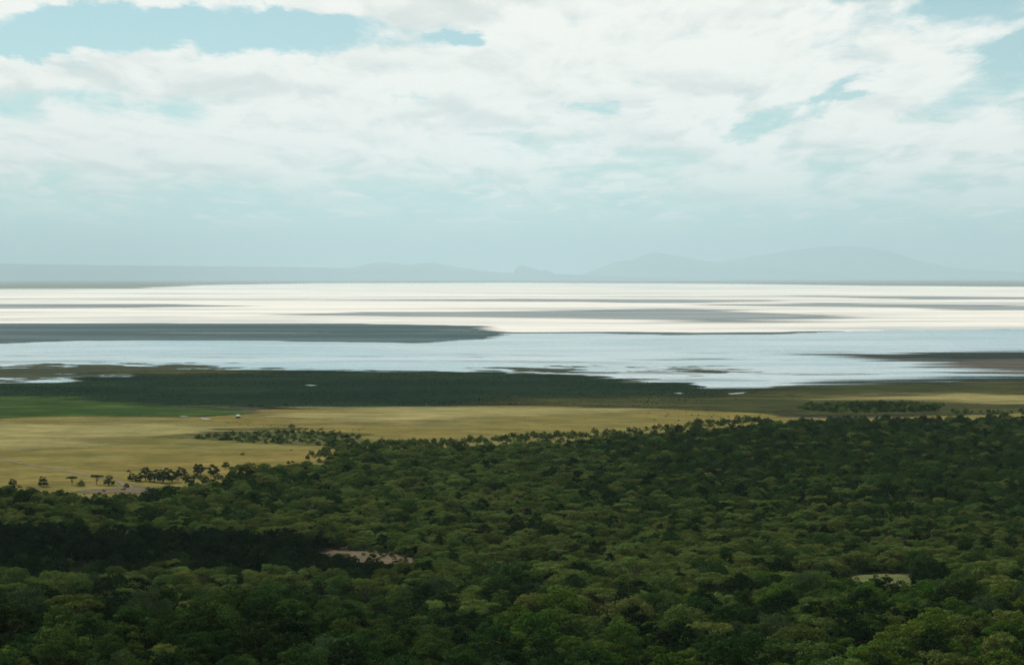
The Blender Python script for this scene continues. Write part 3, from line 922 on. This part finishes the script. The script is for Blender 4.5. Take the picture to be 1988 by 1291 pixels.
def instancer(name, data, **props):
    """one mass of trees too many to count: points carrying source number, turn and size"""
    data = np.asarray(data, float)
    me = bpy.data.meshes.new(name)
    n = len(data)
    me.vertices.add(n)
    z = terrain(data[:, 0], data[:, 1])
    me.vertices.foreach_set('co', np.column_stack([data[:, 0], data[:, 1], z]).astype(np.float32).ravel())
    a = me.attributes.new('source', 'INT', 'POINT'); a.data.foreach_set('value', data[:, 2].astype(np.int32))
    a = me.attributes.new('turn', 'FLOAT_VECTOR', 'POINT')
    a.data.foreach_set('vector', np.column_stack([np.zeros(n), np.zeros(n), data[:, 4]]).astype(np.float32).ravel())
    a = me.attributes.new('size', 'FLOAT_VECTOR', 'POINT')
    h = data[:, 3] * (0.9 + 0.25 * ((data[:, 4] * 37.7) % 1.0))
    a.data.foreach_set('vector', np.column_stack([data[:, 3], data[:, 3], h]).astype(np.float32).ravel())
    o = link(name, me, kind='stuff')
    for kx, v in props.items():
        o[kx] = v
    g = bpy.data.node_groups.new(name + '_nodes', 'GeometryNodeTree')
    g.interface.new_socket('Geometry', in_out='INPUT', socket_type='NodeSocketGeometry')
    g.interface.new_socket('Geometry', in_out='OUTPUT', socket_type='NodeSocketGeometry')
    gi, go = g.nodes.new('NodeGroupInput'), g.nodes.new('NodeGroupOutput')
    ci = g.nodes.new('GeometryNodeCollectionInfo')
    ci.inputs['Collection'].default_value = proto_col
    ci.inputs['Separate Children'].default_value = True
    ci.inputs['Reset Children'].default_value = True
    ip = g.nodes.new('GeometryNodeInstanceOnPoints')
    ip.inputs['Pick Instance'].default_value = True

    def named(nm, typ):
        q = g.nodes.new('GeometryNodeInputNamedAttribute')
        q.data_type = typ
        q.inputs['Name'].default_value = nm
        return q.outputs['Attribute']
    g.links.new(gi.outputs[0], ip.inputs['Points'])
    g.links.new(ci.outputs[0], ip.inputs['Instance'])
    g.links.new(named('source', 'INT'), ip.inputs['Instance Index'])
    g.links.new(named('turn', 'FLOAT_VECTOR'), ip.inputs['Rotation'])
    g.links.new(named('size', 'FLOAT_VECTOR'), ip.inputs['Scale'])
    g.links.new(ip.outputs[0], go.inputs[0])
    md = o.modifiers.new('scatter', 'NODES')
    md.node_group = g
    return o


U = scatter(-420, 420, 370, 1250, 6.5)
U = U[(np.abs(U[:, 0]) < 0.29 * U[:, 1] + 20) & (polygon_sd(U, FOREST) > 5)]
for pts, mt, nm in CLEARINGS:
    U = U[polygon_sd(U, world_poly(pts, True)) < 0]
U = U[in_front(U) < 0]
under = [[q[0], q[1], SHRUB[rng.randint(len(SHRUB))], rng.uniform(0.7, 1.6), rng.uniform(0, 6.28)] for q in U]
T = np.vstack([T, np.array(under)])
instancer('forest', T, label='dense mixed woodland of acacias and evergreens stretching to the dry grass', category='forest')

RIM = scatter(-1000, 1000, 1450, 2900, 8.0)
RIM = RIM[np.abs(RIM[:, 0]) < 0.30 * RIM[:, 1]]
rsd = polygon_sd(RIM, FOREST) + (fbm(RIM[:, 0] / 45.0, RIM[:, 1] / 90.0, 55, 3) - 0.5) * 90
# scrub: low bushes in the dark tongue on the grass, along the forest rim and on the far thicket
S = []


def bushes(px_poly, step, ids, s0, s1, dens=0.7, seed=1):
    poly = world_poly(px_poly)
    A = np.array(poly)
    Q = scatter(A[:, 0].min(), A[:, 0].max(), A[:, 1].min(), A[:, 1].max(), step)
    sdv = polygon_sd(Q, poly) + (fbm(Q[:, 0] / 40, Q[:, 1] / 80, seed, 3) - 0.5) * 50
    Q = Q[(sdv > 0) & (rng.rand(len(Q)) < dens)]
    for q in Q:
        S.append([q[0], q[1], ids[rng.randint(len(ids))], rng.uniform(s0, s1), rng.uniform(0, 6.28)])


for q, v in zip(RIM, rsd):
    if v < 8 and rng.rand() < 0.75 * math.exp(min(v, 0.0) / 22.0):
        S.append([q[0], q[1], (SHRUB * 4 + [DARK[0], BROAD[0]])[rng.randint(len(SHRUB) * 4 + 2)], rng.uniform(0.4, 1.15) if rng.rand() < 0.5 else rng.uniform(0.35, 0.65), rng.uniform(0, 6.28)])
        if S[-1][2] in SHRUB:
            S[-1][3] *= 1.8
bushes([(380, 852), (450, 844), (560, 838), (650, 842), (720, 862), (690, 872), (640, 868), (560, 864), (470, 860)], 9.0, SHRUB, 0.7, 1.7, 0.75, 2)
bushes([(470, 833), (560, 835), (660, 838), (640, 841), (540, 838)], 9.0, SHRUB, 0.6, 1.4, 0.5, 3)
bushes([(640, 862), (760, 858), (900, 858), (900, 872), (700, 882), (620, 890)], 8.0, SHRUB, 0.7, 2.2, 0.7, 4)
bushes([(0, 958), (150, 958), (300, 955), (400, 940), (430, 955), (300, 985), (100, 980), (0, 972)], 12.0, SHRUB, 0.5, 1.3, 0.4, 5)
bushes([(900, 855), (1200, 838), (1480, 812), (1490, 822), (1200, 850), (900, 866)], 9.0, SHRUB, 0.7, 2.3, 0.7, 6)
bushes([(1535, 793), (1600, 786), (1740, 784), (1830, 790), (1820, 799), (1700, 803), (1580, 800)], 8.0, SHRUB, 0.7, 2.3, 0.85, 7)
bushes([(1560, 795), (1640, 789), (1760, 789), (1800, 795), (1690, 800)], 16.0, DARK, 0.28, 0.62, 0.7, 17)
bushes([(1830, 800), (1990, 797), (2200, 795), (2200, 806), (1900, 808)], 12.0, SHRUB, 0.7, 2.0, 0.45, 8)
bushes([(1240, 800), (1500, 800), (1560, 812), (1400, 822), (1260, 835)], 22.0, SHRUB, 0.4, 0.9, 0.35, 9)
bushes([(700, 815), (1200, 812), (1250, 838), (900, 855), (700, 858)], 34.0, SHRUB, 0.25, 0.6, 0.4, 10)
bushes([(410, 818), (470, 823), (560, 830), (700, 834), (700, 836), (560, 832), (470, 825), (410, 820)], 6.0, SHRUB, 0.3, 0.6, 0.8, 11)
for pts, mt, nm in CLEARINGS:
    cp = world_poly(pts, True)
    A = np.array(cp)
    Q = scatter(A[:, 0].min(), A[:, 0].max(), A[:, 1].min(), A[:, 1].max(), 6.0)
    Q = Q[(polygon_sd(Q, cp) > -1) & (fbm(Q[:, 0] / 14, Q[:, 1] / 20, 91, 2) + 0.25 * rng.rand(len(Q)) > (0.66 if nm == 'grass_clearing' else 0.60))]
    for q in Q:
        S.append([q[0], q[1], SHRUB[rng.randint(len(SHRUB))], rng.uniform(0.35, 1.0), rng.uniform(0, 6.28)])
instancer('scrub', S, label='low dark scrub bushes dotted along the rim between forest and grass', category='scrub')


MARSH = world_poly([(0, 748), (120, 744), (210, 735), (430, 722), (600, 722), (850, 727), (960, 727), (1200, 739), (1340, 750), (1400, 758), (1500, 757), (1560, 772), (1400, 778), (1250, 790), (850, 790), (500, 794), (350, 786), (160, 774), (0, 774)])
A = np.array(MARSH)
Q = scatter(A[:, 0].min(), A[:, 0].max(), A[:, 1].min(), A[:, 1].max(), 15.0)
Q = Q[(polygon_sd(Q, MARSH) > 0) & (fbm(Q[:, 0] / 90, Q[:, 1] / 120, 71, 3) + 0.5 * rng.rand(len(Q)) > 0.72)]
reeds = [[q[0], q[1], SHRUB[rng.randint(len(SHRUB))], rng.uniform(0.35, 0.85), rng.uniform(0, 6.28)] for q in Q]
instancer('reeds', reeds, label='dark reed clumps standing in the marsh below the lake', category='reeds')

# ------------------------------------------------------------------ shelter on the grass and a bird over the canopy
def plain_mat(name, c, rough=0.8):
    mt, nt, out = material(name)
    a = nt.noise(position(nt), 3.0, 4, 0.6)
    nt.l.new(principled(nt, nt.mix(nt.smooth(a, 0.3, 0.7), tuple(0.8 * q for q in c), c), rough, 0.3).outputs[0], out.inputs[0])
    return mt


def boxmesh(name, x0, x1, y0, y1, z0, z1, mt):
    v = [(x, y, z) for z in (z0, z1) for y in (y0, y1) for x in (x0, x1)]
    f = [(0, 2, 3, 1), (4, 5, 7, 6), (0, 1, 5, 4), (2, 6, 7, 3), (0, 4, 6, 2), (1, 3, 7, 5)]
    return mesh_np(name, v, f, [mt])


M_ROOF, M_POST, M_WALL = plain_mat('whitewashed_roof', (0.72, 0.72, 0.66)), plain_mat('post_wood', (0.12, 0.09, 0.06)), plain_mat('hut_wall', (0.10, 0.085, 0.065))
hx, hy = ground_at(462, 813)
hut = bpy.data.objects.new('shelter', None)
COL.objects.link(hut)
hut.location = (hx, hy, 1.2)
hut['label'] = 'small white-roofed shelter standing alone on the pale grass by the green meadow'
hut['category'] = 'shelter'
rv = [(-3.4, -2.6, 2.3), (3.4, -2.6, 2.3), (3.4, 2.6, 2.3), (-3.4, 2.6, 2.3), (-1.3, 0, 4.6), (1.3, 0, 4.6)]
rme = bpy.data.meshes.new('roof')
rme.from_pydata(rv, [], [(0, 1, 5, 4), (1, 2, 5), (2, 3, 4, 5), (3, 0, 4), (3, 2, 1, 0)])
rme.materials.append(M_ROOF)
link('roof', rme, hut)
link('wall', boxmesh('wall', -2.5, 2.5, -1.8, 1.8, -1.2, 2.25, M_WALL), hut)
for ax in (-3.1, 3.1):
    for ay in (-2.3, 2.3):
        link('post', boxmesh('post', ax - 0.12, ax + 0.12, ay - 0.12, ay + 0.12, -1.2, 2.28, M_POST), hut)
M_BIRD = plain_mat('white_feathers', (0.8, 0.8, 0.78))
bx, by = ground_at(990, 1049, 14.0)
bird = bpy.data.meshes.new('bird')
bird.from_pydata([(0, -0.45, 0), (0.10, 0, 0.06), (-0.10, 0, 0.06), (0, 0, -0.12), (0, 0.5, 0.03), (0.9, -0.05, 0.32), (-0.9, -0.05, 0.32), (0.08, 0.2, 0.06), (-0.08, 0.2, 0.06), (0.85, 0.16, 0.30), (-0.85, 0.16, 0.30)], [],
                 [(0, 1, 2), (0, 3, 1), (0, 2, 3), (4, 1, 3), (4, 3, 2), (4, 2, 1), (1, 5, 9, 7), (2, 8, 10, 6)])
bird.materials.append(M_BIRD)
bo = link('bird', bird, label='white bird gliding low over the middle of the forest', category='bird')
bo.location = (bx, by, 15.0)
bo.rotation_euler = (0.1, 0.15, 0.7)

# ------------------------------------------------------------------ unseen cloud added above the near forest to shade the dark band
cm, nt, out = material('cloud_vapour')
df, tl, mx = nt.new('ShaderNodeBsdfDiffuse'), nt.new('ShaderNodeBsdfTranslucent'), nt.new('ShaderNodeMixShader')
df.inputs[0].default_value = (0.9, 0.9, 0.9, 1)
tl.inputs[0].default_value = (0.5, 0.5, 0.5, 1)
mx.inputs[0].default_value = 0.3
nt.l.new(df.outputs[0], mx.inputs[1]); nt.l.new(tl.outputs[0], mx.inputs[2]); nt.l.new(mx.outputs[0], out.inputs[0])


def cloud(px_poly, alt, label, seed):
    """an unseen cumulus, outlined so that its shadow covers the given stretch of forest"""
    poly = np.array(world_poly(px_poly))
    lo, hi = poly.min(0) - 15, poly.max(0) + 15
    st = 9.0
    nx, ny = int((hi[0] - lo[0]) / st), int((hi[1] - lo[1]) / st)
    X, Y = np.meshgrid(np.linspace(lo[0], hi[0], nx), np.linspace(lo[1], hi[1], ny))
    V = np.stack([X.ravel(), Y.ravel()], 1)
    s_ = polygon_sd(V, poly) + (fbm(V[:, 0] / 45, V[:, 1] / 45, seed, 4) - 0.5) * 22
    F = grid_faces(nx, ny)
    F = F[s_[F].min(1) > 0]
    used = np.unique(F)
    rm = np.zeros(len(V), np.int64); rm[used] = np.arange(len(used))
    s_ = s_[used]; V = V[used]; F = rm[F]
    topz = np.sqrt(np.maximum(s_, 0)) * 4.2 * (0.6 + 0.9 * fbm(V[:, 0] / 30, V[:, 1] / 30, seed + 5, 4))
    botz = -np.sqrt(np.maximum(s_, 0)) * 0.5
    k_ = alt / sd.z
    off_ = np.array([sd.x * k_, sd.y * k_])
    VT = np.column_stack([V + off_, alt + topz])
    VB = np.column_stack([V + off_, alt + botz - 2.0])
    n = len(V)
    e = {}
    for f in F:
        for a, b in zip(f, np.roll(f, -1)):
            e[(a, b)] = e.get((a, b), 0) + 1
    side = [(b, a, a + n, b + n) for (a, b) in e if (b, a) not in e]
    me = mesh_np('cloud', np.vstack([VT, VB]), np.vstack([F, F[:, ::-1] + n, np.array(side)]), [cm], smooth=True)
    return link('cloud', me, kind='thing', label=label, category='cloud')


cloud([(-400, 1036), (150, 1048), (420, 1054), (620, 1064), (690, 1092), (830, 1112), (700, 1142), (560, 1128), (400, 1118), (330, 1108), (240, 1128), (100, 1138), (-400, 1146)], 1300.0,
      'small white cumulus over the near forest, shading the dark band', 21)

# ------------------------------------------------------------------ air
hz, nt, out = material('haze_air')
pvn = nt.new('ShaderNodeVolumePrincipled')
pvn.inputs['Color'].default_value = (0.685, 0.892, 0.972, 1)
pvn.inputs['Density'].default_value = 1.1e-5
pvn.inputs['Anisotropy'].default_value = 0.0
nt.l.new(pvn.outputs[0], out.inputs['Volume'])
link('haze', boxmesh('haze', -305000, 305000, -305000, 305000, -10, 5000, hz), kind='stuff')
